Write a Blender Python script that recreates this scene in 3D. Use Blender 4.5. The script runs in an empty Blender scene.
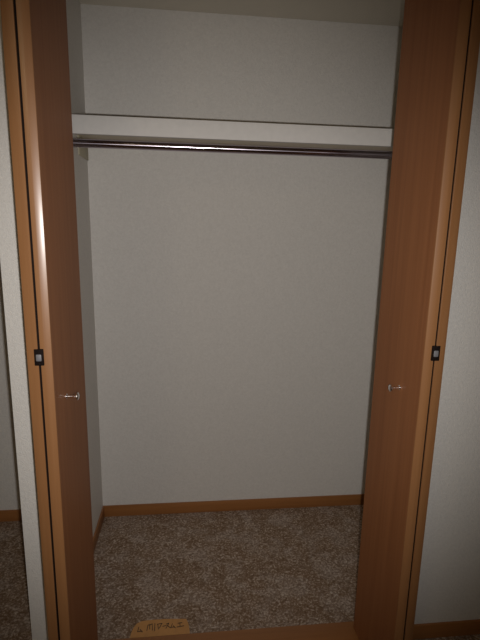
import bpy, bmesh, math, random
from mathutils import Vector, Matrix

scene = bpy.context.scene
C = scene.collection

# ------------------------------------------------------------------ camera
F_PX = 455.46
CAM = Vector((0.3329, -1.3564, 1.4948))
YAW, PITCH, ROLL = -0.1106, -0.2002, 0.0202
fwd = Vector((-math.sin(YAW) * math.cos(PITCH), math.cos(YAW) * math.cos(PITCH), math.sin(PITCH)))
rgt = Vector((math.cos(YAW), math.sin(YAW), 0.0))
upv = rgt.cross(fwd)
r2 = rgt * math.cos(ROLL) + upv * math.sin(ROLL)
u2 = -rgt * math.sin(ROLL) + upv * math.cos(ROLL)
cam_data = bpy.data.cameras.new('camera')
cam_data.sensor_fit = 'VERTICAL'
cam_data.sensor_height = 24.0
cam_data.lens = F_PX * 24.0 / 640.0
cam_data.clip_start = 0.02
cam = bpy.data.objects.new('camera', cam_data)
rot = Matrix((r2, u2, -fwd)).transposed()
cam.matrix_world = Matrix.Translation(CAM) @ rot.to_4x4()
C.objects.link(cam)
scene.camera = cam

# ------------------------------------------------------------------ world, flash, exposure
world = bpy.data.worlds.new('world')
scene.world = world
world.use_nodes = True
world.node_tree.nodes['Background'].inputs[0].default_value = (1.0, 0.94, 0.86, 1)
world.node_tree.nodes['Background'].inputs[1].default_value = 0.02

FLASH_POWER = 54.0
fl = bpy.data.lights.new('camera_flash', 'SPOT')
fl.energy = FLASH_POWER
fl.color = (1.0, 0.968, 0.942)
fl.shadow_soft_size = 0.010
fl.spot_size = math.radians(91)
fl.spot_blend = 0.76
flash = bpy.data.objects.new('camera_flash', fl)
flash_pos = CAM + r2 * 0.031 - u2 * 0.034
flash.matrix_world = Matrix.Translation(flash_pos) @ rot.to_4x4() @ Matrix.Rotation(math.radians(4.0), 4, 'Y')
C.objects.link(flash)

rl = bpy.data.lights.new('warm_fill', 'POINT')  # added warm fill light behind the camera, no visible fixture
rl.energy = 5.0
rl.color = (1.0, 0.80, 0.52)
rl.shadow_soft_size = 0.16
warm_fill = bpy.data.objects.new('warm_fill', rl)
warm_fill.location = (-0.45, -2.05, 2.20)
C.objects.link(warm_fill)

vs = scene.view_settings
vs.view_transform = 'Standard'
vs.look = 'None'
vs.gamma = 1.0
vs.use_curve_mapping = False
vs.exposure = 0.0

# ------------------------------------------------------------------ dimensions (metres)
H = 2.40            # ceiling
D = 0.838           # closet back wall, measured from the room face of the front wall (y = 0)
XL, XR = -0.1225, 1.45          # closet side walls
WT = 0.083          # front wall thickness
XC = -0.200         # outside corner of the narrow pier
FR = 0.024          # frame thickness
JL, JR = -0.066, 1.011          # frame inner faces
DOOR_TOP = 2.335
RX0, RX1, RY0 = -1.75, 2.35, -2.55   # room

# ------------------------------------------------------------------ materials
def new_mat(name):
    m = bpy.data.materials.new(name)
    m.use_nodes = True
    nt = m.node_tree
    b = nt.nodes['Principled BSDF']
    return m, nt, b

def node(nt, t, **kw):
    n = nt.nodes.new(t)
    for k, v in kw.items():
        if isinstance(v, (int, float, tuple)) and k in [i.name for i in n.inputs]:
            n.inputs[k].default_value = v
        else:
            setattr(n, k, v)
    return n

def ramp(nt, stops):
    n = nt.nodes.new('ShaderNodeValToRGB')
    e = n.color_ramp.elements
    while len(e) < len(stops):
        e.new(0.5)
    for el, (p, c) in zip(e, stops):
        el.position = p
        el.color = (*c, 1)
    return n

def coords(nt, scale):
    tc = nt.nodes.new('ShaderNodeTexCoord')
    mp = nt.nodes.new('ShaderNodeMapping')
    mp.inputs['Scale'].default_value = scale
    nt.links.new(tc.outputs['Object'], mp.inputs['Vector'])
    return mp

def wallpaper(name, col, col2):
    m, nt, b = new_mat(name)
    L = nt.links
    mp = coords(nt, (1, 1, 1))
    n1 = node(nt, 'ShaderNodeTexNoise', Scale=260.0, Detail=2.0, Roughness=0.6)
    n2 = node(nt, 'ShaderNodeTexNoise', Scale=95.0, Detail=4.0, Roughness=0.6)
    L.new(mp.outputs[0], n1.inputs['Vector'])
    L.new(mp.outputs[0], n2.inputs['Vector'])
    mx = node(nt, 'ShaderNodeMath', operation='ADD')
    L.new(n1.outputs['Fac'], mx.inputs[0])
    L.new(n2.outputs['Fac'], mx.inputs[1])
    bp = node(nt, 'ShaderNodeBump', Strength=0.75, Distance=0.0020)
    L.new(mx.outputs[0], bp.inputs['Height'])
    L.new(bp.outputs[0], b.inputs['Normal'])
    r = ramp(nt, [(0.3, col2), (0.7, col)])
    hf = node(nt, 'ShaderNodeMath', operation='MULTIPLY')
    hf.inputs[1].default_value = 0.5
    L.new(mx.outputs[0], hf.inputs[0])
    L.new(hf.outputs[0], r.inputs[0])
    L.new(r.outputs[0], b.inputs['Base Color'])
    b.inputs['Roughness'].default_value = 0.62
    b.inputs['Specular IOR Level'].default_value = 0.3
    return m

M_wall = wallpaper('white_wallpaper', (0.725, 0.698, 0.655), (0.60, 0.574, 0.534))
M_ceil = wallpaper('ceiling_paper', (0.74, 0.69, 0.59), (0.70, 0.65, 0.55))

def wood(name, light, dark, axis='Z', rough=0.36, coat=0.0, gscale=1.0):
    m, nt, b = new_mat(name)
    L = nt.links
    s = {'Z': (60, 60, 1.6), 'X': (1.6, 60, 60), 'Y': (60, 1.6, 60)}[axis]
    mp = coords(nt, tuple(v * gscale for v in s))
    n1 = node(nt, 'ShaderNodeTexNoise', Scale=1.0, Detail=5.0, Roughness=0.6, Distortion=0.25)
    L.new(mp.outputs[0], n1.inputs['Vector'])
    r = ramp(nt, [(0.28, dark), (0.72, light)])
    L.new(n1.outputs['Fac'], r.inputs[0])
    L.new(r.outputs[0], b.inputs['Base Color'])
    bp = node(nt, 'ShaderNodeBump', Strength=0.06, Distance=0.0006)
    L.new(n1.outputs['Fac'], bp.inputs['Height'])
    L.new(bp.outputs[0], b.inputs['Normal'])
    b.inputs['Roughness'].default_value = rough
    b.inputs['Coat Weight'].default_value = coat
    b.inputs['Coat Roughness'].default_value = 0.25
    return m

WL, WD = (0.300, 0.118, 0.042), (0.235, 0.086, 0.029)
M_door = wood('door_wood_sheet', WL, WD, 'Z', 0.50, 0.0)
M_door.node_tree.nodes['Principled BSDF'].inputs['Specular IOR Level'].default_value = 0.30
M_woodx = wood('trim_wood_lengthwise', (0.335, 0.140, 0.042), (0.265, 0.105, 0.030), 'X', 0.45)
M_woody = wood('trim_wood_depthwise', (0.335, 0.140, 0.042), (0.265, 0.105, 0.030), 'Y', 0.45)
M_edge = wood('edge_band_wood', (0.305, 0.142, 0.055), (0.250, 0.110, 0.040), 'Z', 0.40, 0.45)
M_woodz = wood('frame_wood', WL, WD, 'Z', 0.42)

def carpet():
    m, nt, b = new_mat('brown_fleck_carpet')
    L = nt.links
    mp = coords(nt, (1, 1, 1))
    fine = node(nt, 'ShaderNodeTexNoise', Scale=105.0, Detail=3.0, Roughness=0.7)
    mid = node(nt, 'ShaderNodeTexNoise', Scale=42.0, Detail=4.0, Roughness=0.68, Distortion=1.8)
    big = node(nt, 'ShaderNodeTexNoise', Scale=9.0, Detail=3.0, Roughness=0.6, Distortion=0.4)
    for n in (fine, mid, big):
        L.new(mp.outputs[0], n.inputs['Vector'])
    a = node(nt, 'ShaderNodeMath', operation='MULTIPLY_ADD')
    a.inputs[1].default_value = 0.55
    L.new(fine.outputs['Fac'], a.inputs[0])
    s2 = node(nt, 'ShaderNodeMath', operation='MULTIPLY')
    s2.inputs[1].default_value = 0.55
    L.new(mid.outputs['Fac'], s2.inputs[0])
    L.new(s2.outputs[0], a.inputs[2])
    r = ramp(nt, [(0.43, (0.150, 0.092, 0.055)), (0.55, (0.230, 0.152, 0.098)), (0.61, (0.36, 0.275, 0.205)), (0.69, (0.57, 0.48, 0.40))])
    L.new(a.outputs[0], r.inputs[0])
    mixc = node(nt, 'ShaderNodeMix', data_type='RGBA', blend_type='MIX')
    rb = ramp(nt, [(0.44, (0, 0, 0)), (0.64, (0.6, 0.6, 0.6))])
    L.new(big.outputs['Fac'], rb.inputs[0])
    L.new(rb.outputs[0], mixc.inputs[0])
    L.new(r.outputs[0], mixc.inputs[6])
    r2_ = ramp(nt, [(0.44, (0.190, 0.135, 0.100)), (0.66, (0.54, 0.46, 0.395))])
    L.new(a.outputs[0], r2_.inputs[0])
    L.new(r2_.outputs[0], mixc.inputs[7])
    L.new(mixc.outputs[2], b.inputs['Base Color'])
    bp = node(nt, 'ShaderNodeBump', Strength=0.9, Distance=0.004)
    L.new(a.outputs[0], bp.inputs['Height'])
    L.new(bp.outputs[0], b.inputs['Normal'])
    b.inputs['Roughness'].default_value = 0.95
    b.inputs['Specular IOR Level'].default_value = 0.1
    return m
M_carpet = carpet()

def plain(name, col, rough=0.5, metal=0.0, speck=0.06, scale=40.0):
    m, nt, b = new_mat(name)
    mp = coords(nt, (1, 1, 1))
    n = node(nt, 'ShaderNodeTexNoise', Scale=scale, Detail=3.0)
    nt.links.new(mp.outputs[0], n.inputs['Vector'])
    r = ramp(nt, [(0.3, tuple(c * (1 - speck) for c in col)), (0.7, col)])
    nt.links.new(n.outputs['Fac'], r.inputs[0])
    nt.links.new(r.outputs[0], b.inputs['Base Color'])
    b.inputs['Roughness'].default_value = rough
    b.inputs['Metallic'].default_value = metal
    return m
M_shelf = plain('cream_painted_shelf', (0.66, 0.635, 0.60), 0.75)
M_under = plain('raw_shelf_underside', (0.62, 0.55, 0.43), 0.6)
M_cleat = plain('beige_cleat', (0.44, 0.40, 0.29), 0.6)
M_chrome = plain('polished_chrome', (0.95, 0.92, 0.93), 0.24, 1.0, 0.03)
M_rod = plain('chromed_tube', (0.46, 0.41, 0.47), 0.17, 1.0, 0.03)
_t = M_rod.node_tree.nodes.new('ShaderNodeCombineXYZ')       # polished along its length: the glint runs along the tube
_t.inputs[0].default_value = 1.0
_p = M_rod.node_tree.nodes['Principled BSDF']
_p.inputs['Anisotropic'].default_value = 0.85
M_rod.node_tree.links.new(_t.outputs[0], _p.inputs['Tangent'])
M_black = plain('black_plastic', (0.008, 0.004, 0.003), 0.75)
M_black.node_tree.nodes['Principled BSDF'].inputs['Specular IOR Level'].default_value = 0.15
M_knuckle = plain('zinc_grey', (0.22, 0.215, 0.225), 0.5, 0.3)
M_steel = plain('brushed_steel', (0.62, 0.60, 0.60), 0.32, 1.0)
M_kraft = plain('kraft_paper', (0.52, 0.265, 0.090), 0.75, 0, 0.12, 60)
M_ink = plain('dark_ink', (0.060, 0.034, 0.018), 0.6)

# ------------------------------------------------------------------ mesh helpers
def link(name, bm, mat, parent=None, smooth=False):
    me = bpy.data.meshes.new(name)
    bmesh.ops.recalc_face_normals(bm, faces=bm.faces[:])
    bm.to_mesh(me)
    bm.free()
    for p in me.polygons:
        p.use_smooth = True
    me.set_sharp_from_angle(angle=math.radians(28))
    me.materials.append(mat)
    o = bpy.data.objects.new(name, me)
    C.objects.link(o)
    if parent:
        o.parent = parent
        o.matrix_parent_inverse = Matrix.Identity(4)
    return o

def add_box(bm, lo, hi, bev=0.0, seg=2, mat=None):
    g = bmesh.ops.create_cube(bm, size=1.0)
    vs_ = g['verts']
    for v in vs_:
        v.co = Vector([lo[i] + (v.co[i] + 0.5) * (hi[i] - lo[i]) for i in range(3)])
    if bev > 0:
        es = {e for v in vs_ for e in v.link_edges}
        bmesh.ops.bevel(bm, geom=list(es), offset=bev, segments=seg, profile=0.5, affect='EDGES')
    return vs_

def lathe(bm, prof, axis_o, axis_d, n=24):
    """revolve (r, t) profile around the axis through axis_o along axis_d"""
    d = Vector(axis_d).normalized()
    a = d.orthogonal().normalized()
    b = d.cross(a)
    rings = []
    for r, t in prof:
        c = Vector(axis_o) + d * t
        if r < 1e-6:
            rings.append([bm.verts.new(c)])
        else:
            rings.append([bm.verts.new(c + (a * math.cos(2 * math.pi * k / n) + b * math.sin(2 * math.pi * k / n)) * r) for k in range(n)])
    for A, B in zip(rings, rings[1:]):
        for k in range(n):
            k2 = (k + 1) % n
            if len(A) == 1 and len(B) == 1:
                continue
            if len(A) == 1:
                bm.faces.new((A[0], B[k], B[k2]))
            elif len(B) == 1:
                bm.faces.new((A[k], A[k2], B[0]))
            else:
                bm.faces.new((A[k], A[k2], B[k2], B[k]))

def box_obj(name, lo, hi, mat, parent=None, bev=0.0, seg=2):
    bm = bmesh.new()
    add_box(bm, lo, hi, bev, seg)
    return link(name, bm, mat, parent)

def boxes_obj(name, lst, mat, parent=None, bev=0.0):
    bm = bmesh.new()
    for lo, hi in lst:
        add_box(bm, lo, hi, bev)
    return link(name, bm, mat, parent)

def struct(o):
    o['kind'] = 'structure'
    return o

def empty(name, loc):
    o = bpy.data.objects.new(name, None)
    o.location = loc
    o.empty_display_size = 0.1
    C.objects.link(o)
    return o

def tag(o, label, cat, group=None):
    o['label'] = label
    o['category'] = cat
    if group:
        o['group'] = group
    return o

# ------------------------------------------------------------------ the setting
T = 0.10
struct(box_obj('floor', (RX0 - T, RY0 - T, -0.08), (RX1 + T, D + T, 0.0), M_carpet))
struct(box_obj('ceiling', (RX0 - T, RY0 - T, H), (RX1 + T, D + T, H + 0.08), M_ceil))
struct(box_obj('wall_back', (RX0 - T, D, 0), (RX1 + T, D + T, H), M_wall))
# the partition between the closet and the alcove beside it; its front end is the narrow pier
struct(box_obj('wall_closet_left', (XC, WT, 0), (XL, D, H), M_wall))
struct(box_obj('wall_closet_right', (XR, WT, 0), (XR + T, D, H), M_wall))
OX0, OX1 = JL - FR, JR + FR
HEAD = DOOR_TOP + 0.012
struct(boxes_obj('wall_front', [((XC, 0, 0), (OX0, WT, H)), ((OX1, 0, 0), (RX1, WT, H)), ((OX0, 0, HEAD + FR), (OX1, WT, H))], M_wall))
struct(box_obj('wall_left', (RX0 - T, RY0, 0), (RX0, D, H), M_wall))
struct(box_obj('wall_right', (RX1, RY0, 0), (RX1 + T, D, H), M_wall))
struct(box_obj('wall_rear', (RX0 - T, RY0 - T, 0), (RX1 + T, RY0, H), M_wall))

BH, BT = 0.0616, 0.008
struct(box_obj('baseboard_closet_back', (XL, D - BT, 0), (XR, D, BH), M_woodx, bev=0.0015))
struct(box_obj('baseboard_closet_left', (XL, WT, 0), (XL + BT, D - BT, BH), M_woody, bev=0.0015))
struct(box_obj('baseboard_closet_right', (XR - BT, WT, 0), (XR, D - BT, BH), M_woody, bev=0.0015))
struct(box_obj('baseboard_alcove_back', (RX0, D - BT, 0), (XC, D, BH), M_woodx, bev=0.0015))
struct(box_obj('baseboard_alcove_right', (XC - BT, 0, 0), (XC, D - BT, BH), M_woody, bev=0.0015))
struct(box_obj('baseboard_pier', (XC - BT, -BT, 0), (OX0, 0, BH), M_woodx, bev=0.0015))
struct(box_obj('baseboard_front', (OX1, -BT, 0), (RX1, 0, BH), M_woodx, bev=0.0015))
struct(box_obj('baseboard_left', (RX0, RY0, 0), (RX0 + BT, D - BT, BH), M_woody, bev=0.0015))
struct(box_obj('baseboard_right', (RX1 - BT, RY0, 0), (RX1, -BT, BH), M_woody, bev=0.0015))
struct(box_obj('baseboard_rear', (RX0 + BT, RY0, 0), (RX1 - BT, RY0 + BT, BH), M_woodx, bev=0.0015))

# closet door frame: two jambs, head with its track, floor sill
fr = empty('trim_1', ((JL + JR) / 2, 0, 0))
fr['kind'] = 'structure'
fx = (JL + JR) / 2
def fbox(name, lo, hi, mat, parent, bev=0.001):
    return box_obj(name, (lo[0] - fx, lo[1], lo[2]), (hi[0] - fx, hi[1], hi[2]), mat, parent, bev)
fbox('jamb', (OX0, -0.004, 0), (JL, WT + 0.003, HEAD + FR), M_woodz, fr)
fbox('jamb', (JR, -0.004, 0), (OX1, WT + 0.003, HEAD + FR), M_woodz, fr)
fbox('head', (JL, -0.004, HEAD), (JR, WT + 0.003, HEAD + FR), M_woodx, fr)
fbox('sill', (JL, -0.004, 0), (JR, WT + 0.003, 0.006), M_woodx, fr)
fbox('track', (JL, 0.030, HEAD - 0.008), (JR, 0.060, HEAD), M_steel, fr)

# ------------------------------------------------------------------ folding doors
PLEN, PTH = 0.2695, 0.0270
ZB = 0.014
ZH, ZK = 1.169, 1.032

def prism(bm, pts2, z0, z1):
    lo = [bm.verts.new((p.x, p.y, z0)) for p in pts2]
    hi = [bm.verts.new((p.x, p.y, z1)) for p in pts2]
    k = len(lo)
    for i in range(k):
        bm.faces.new((lo[i], lo[(i + 1) % k], hi[(i + 1) % k], hi[i]))
    bm.faces.new(lo)
    bm.faces.new(hi)

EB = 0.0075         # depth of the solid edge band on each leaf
def panel_mesh(bm, bm_edge, near, far, side, th, eased):
    """upright door leaf whose seen face runs from near to far (xy); it is th thick, away from `side`.
    The near end carries an edge band, eased towards the face on the knob leaf."""
    n = Vector((near[0], near[1]))
    f = Vector((far[0], far[1]))
    d = (f - n).normalized()
    nn = Vector((-d.y, d.x))
    if nn.x * side < 0:
        nn = -nn
    b = -nn                                   # from the seen face to the hidden face
    at = lambda u, v: n + d * u + b * v       # u along the leaf, v through its thickness
    r = 0.0010
    prism(bm, [at(EB, 0), at(PLEN - r, 0), at(PLEN, r), at(PLEN, th - r), at(PLEN - r, th), at(EB, th)], ZB, DOOR_TOP)
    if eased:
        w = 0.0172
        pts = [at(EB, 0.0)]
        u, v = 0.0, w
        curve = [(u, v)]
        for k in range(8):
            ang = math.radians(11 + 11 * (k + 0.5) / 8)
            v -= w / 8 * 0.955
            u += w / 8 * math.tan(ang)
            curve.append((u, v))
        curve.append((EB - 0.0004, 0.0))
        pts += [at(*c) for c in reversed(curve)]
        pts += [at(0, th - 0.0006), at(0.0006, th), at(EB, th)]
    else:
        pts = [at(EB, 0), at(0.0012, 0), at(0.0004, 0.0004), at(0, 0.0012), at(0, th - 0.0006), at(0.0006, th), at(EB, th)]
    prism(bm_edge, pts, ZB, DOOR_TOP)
    return d, nn

def folding_door(near, far, outer_near, outer_far, side, label):
    """side = +1: the knob face looks towards +x"""
    base = Vector(((near[0] + outer_far[0]) / 2, -0.09, ZB))
    root = empty('folding_wardrobe_door', base)
    root['kind'] = 'thing'
    tag(root, label, 'door', 'folding doors of the closet')
    off = Matrix.Translation(-base)
    def finish(name, bm, mat, parent=root, shift=True):
        bmesh.ops.transform(bm, matrix=off, verts=bm.verts[:])
        return link(name, bm, mat, parent)
    bm = bmesh.new()
    be = bmesh.new()
    d, nn = panel_mesh(bm, be, near, far, side, PTH, True)
    lead = finish('leaf_panel', bm, M_door)
    lead['label'] = 'leaf that carries the chrome knob'
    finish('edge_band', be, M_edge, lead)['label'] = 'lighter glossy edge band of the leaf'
    # outer leaf: its outside face looks away from the opening
    bm = bmesh.new()
    be = bmesh.new()
    panel_mesh(bm, be, outer_near, outer_far, -side, PTH, False)
    trail = finish('leaf_panel', bm, M_door)
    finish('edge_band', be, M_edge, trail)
    # hinges let into the two near edges
    n2 = Vector((near[0], near[1]))
    gap = n2 - nn * (PTH + 0.0024)
    gap.y = min(near[1], outer_near[1]) - 0.0022
    for zc in (0.16, ZH, 2.18):
        bm = bmesh.new()
        add_box(bm, (gap.x - 0.0110, gap.y - 0.0018, zc - 0.0210), (gap.x + 0.0110, gap.y + 0.012, zc + 0.0210), 0.0012)
        h = finish('hinge', bm, M_black)
        h['label'] = 'black hinge with a steel knuckle'
        bm = bmesh.new()
        add_box(bm, (gap.x - 0.0070, gap.y - 0.0034, zc - 0.0100), (gap.x + 0.0070, gap.y + 0.003, zc + 0.0085), 0.0030, 3)
        finish('hinge_knuckle', bm, M_knuckle, h)
        for sz in (-1, 1):
            bm = bmesh.new()
            lathe(bm, [(0, 0.0), (0.0028, 0.0), (0.0028, 0.0012), (0, 0.0018)], (gap.x, gap.y - 0.0016, zc + sz * 0.016), (0, -1, 0), 12)
            finish('screw', bm, M_black, h)
    # black strip standing in for the deep shade in the slit between the leaves
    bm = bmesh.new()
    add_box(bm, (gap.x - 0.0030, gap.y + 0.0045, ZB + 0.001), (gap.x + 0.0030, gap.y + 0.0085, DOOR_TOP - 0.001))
    finish('gap_shade', bm, M_black)['label'] = 'shade strip in the slit between the two leaves'
    # knob
    kp = n2 + d * KN
    org = Vector((kp.x, kp.y, ZK))
    ax = Vector((nn.x, nn.y, 0))
    bm = bmesh.new()
    lathe(bm, [(0, 0), (0.0075, 0), (0.0075, 0.0022), (0.0045, 0.004), (0.0038, 0.010), (0.0036, 0.018), (0.0050, 0.023), (0.0098, 0.0275),
               (0.0108, 0.030), (0.0104, 0.0325), (0.0070, 0.0345), (0, 0.0355)], org, ax, 28)
    k = finish('knob', bm, M_chrome)
    k['label'] = 'slim chrome pull knob'
    # pivot pins that run in the sill and the head track
    for pt in (Vector((far[0], far[1])) - nn * PTH / 2 - d * 0.018, Vector((outer_far[0], outer_far[1])) + nn * PTH / 2 - d * 0.018):
        bm = bmesh.new()
        lathe(bm, [(0, 0), (0.004, 0), (0.004, 0.006), (0, 0.006)], (pt.x, pt.y, DOOR_TOP - 0.001), (0, 0, 1), 12)
        finish('pivot_pin', bm, M_steel)
        bm = bmesh.new()
        lathe(bm, [(0, 0), (0.004, 0), (0.004, 0.0085), (0, 0.0085)], (pt.x, pt.y, ZB + 0.0005), (0, 0, -1), 12)
        finish('pivot_pin', bm, M_steel)
    return root

KN = 0.088
folding_door((-0.0117, -0.219), (0.0037, 0.050), (-0.0705, -0.219), (-0.0625, 0.050), 1,
             'folded brown wooden closet door beside the narrow white wall pier')
KN = 0.107
folding_door((0.9690, -0.219), (0.9460, 0.050), (1.0262, -0.219), (1.0060, 0.050), -1,
             'folded brown wooden closet door beside the wide white wall with baseboard')

# ------------------------------------------------------------------ shelf and rod
sh = empty('closet_shelf', ((XL + XR) / 2, 0.4038, 1.872))
tag(sh, 'cream white shelf board with deep front lip spanning the closet above the rod', 'shelf')
sx = sh.location
def sbox(name, lo, hi, mat, bev=0.001, parent=sh):
    return box_obj(name, tuple(lo[i] - sx[i] for i in range(3)), tuple(hi[i] - sx[i] for i in range(3)), mat, parent, bev)
sbox('front_lip', (XL, 0.4038, 1.8093), (XR, 0.4238, 1.8721), M_shelf, 0.0012)
sbox('board', (XL, 0.4238, 1.850), (XR, D, 1.8715), M_under)['label'] = 'shelf board with beige underside'
sbox('cleat', (XL, 0.665, 1.774), (XL + 0.005, D, 1.850), M_cleat)
sbox('cleat', (XR - 0.005, 0.665, 1.774), (XR, D, 1.850), M_cleat)

rod = empty('hanging_rod', ((XL + XR) / 2, 0.40, 1.7766))
tag(rod, 'shiny chrome hanging rod running below the closet shelf', 'rod')
hw = (XR - XL) / 2
bm = bmesh.new()
lathe(bm, [(0, 0.004), (0.0148, 0.004), (0.0148, 2 * hw - 0.004), (0, 2 * hw - 0.004)], (-hw, 0, 0), (1, 0, 0), 48)
link('tube', bm, M_rod, rod)
for s in (-1, 1):
    bm = bmesh.new()
    lathe(bm, [(0, 0), (0.030, 0), (0.030, 0.003), (0.0195, 0.006), (0.0190, 0.020), (0.0155, 0.021)], (s * hw, 0, 0), (-s, 0, 0), 32)
    k = link('socket', bm, M_steel, rod)
    for a in (90, 210, 330):
        bm = bmesh.new()
        lathe(bm, [(0, 0), (0.0032, 0), (0.0026, 0.0016), (0, 0.0020)],
              (s * (hw - 0.0030), 0.0245 * math.cos(math.radians(a)), 0.0245 * math.sin(math.radians(a))), (-s, 0, 0), 10)
        link('screw', bm, M_steel, k)

# ------------------------------------------------------------------ paper slip with handwriting
slip = empty('paper_slip', (0.215, 0.12, 0.0))
tag(slip, 'tan kraft paper slip with dark handwriting lying on the carpet by the sill', 'paper')
outline = [(0.108, 0.088), (0.1115, 0.112), (0.118, 0.132), (0.128, 0.146), (0.143, 0.1535), (0.176, 0.1555), (0.240, 0.1545), (0.3137, 0.1515),
           (0.3210, 0.138), (0.3260, 0.1156), (0.3285, 0.088)]
SZ = 0.0045
def slip_z(x, y):
    u = (x - 0.108) / 0.22
    return SZ + 0.0035 * math.sin(u * math.pi) + 0.0025 * max(0, (y - 0.12) / 0.035)
bm = bmesh.new()
top = [bm.verts.new((x - 0.215, y - 0.12, slip_z(x, y))) for x, y in outline]
bot = [bm.verts.new((x - 0.215, y - 0.12, 0.0004 if i in (0, 10) else slip_z(x, y) - 0.0008)) for i, (x, y) in enumerate(outline)]
k = len(top)
ct = bm.verts.new((0.0, -0.004, slip_z(0.215, 0.116)))
cb = bm.verts.new((0.0, -0.004, slip_z(0.215, 0.116) - 0.0008))
for i in range(k):
    j = (i + 1) % k
    bm.faces.new((top[i], top[j], ct))
    bm.faces.new((bot[j], bot[i], cb))
    bm.faces.new((top[i], bot[i], bot[j], top[j]))
link('sheet', bm, M_kraft, slip)

def on_slip(px, py):
    d = fwd + r2 * ((px - 240) / F_PX) - u2 * ((py - 320) / F_PX)
    z = 0.008
    for _ in range(4):
        p = CAM + d * ((z - CAM.z) / d.z)
        z = slip_z(p.x, p.y) + 0.0004
    return p - Vector((0.215, 0.12, 0.0))

strokes = [[(95, 118), (86, 149), (119, 145)], [(104, 134), (118, 151)],
           [(157, 106), (150, 140)], [(157, 105), (169, 99), (170, 131)], [(172, 102), (187, 95), (188, 139)],
           [(205, 92), (203, 143)],
           [(221, 98), (256, 91)], [(225, 98), (229, 131)], [(251, 94), (236, 124)],
           [(259, 112), (284, 106)],
           [(284, 96), (301, 90), (280, 126)], [(291, 106), (311, 122)],
           [(325, 94), (315, 119), (341, 116)], [(331, 107), (345, 123)],
           [(362, 91), (391, 86)], [(376, 88), (378, 112)], [(357, 116), (404, 108)]]
bm = bmesh.new()
for st in strokes:
    pts = [on_slip(125 + x / 6.857, 610 + y / 6.857) for x, y in st]
    for a, b in zip(pts, pts[1:]):
        dd = (b - a)
        dd.z = 0
        s = Vector((-dd.y, dd.x, 0)).normalized() * 0.0013
        e = dd.normalized() * 0.0008
        zs = Vector((0, 0, 0.0005))
        vv = [bm.verts.new(q) for q in (a - s - e + zs, b - s + e + zs, b + s + e + zs, a + s - e + zs)]
        ww = [bm.verts.new(v.co - Vector((0, 0, 0.0008))) for v in vv]
        bm.faces.new(vv)
        for i in range(4):
            j = (i + 1) % 4
            bm.faces.new((vv[i], ww[i], ww[j], vv[j]))
hw_ = link('handwriting', bm, M_ink, slip)
hw_['label'] = 'row of dark handwritten characters'
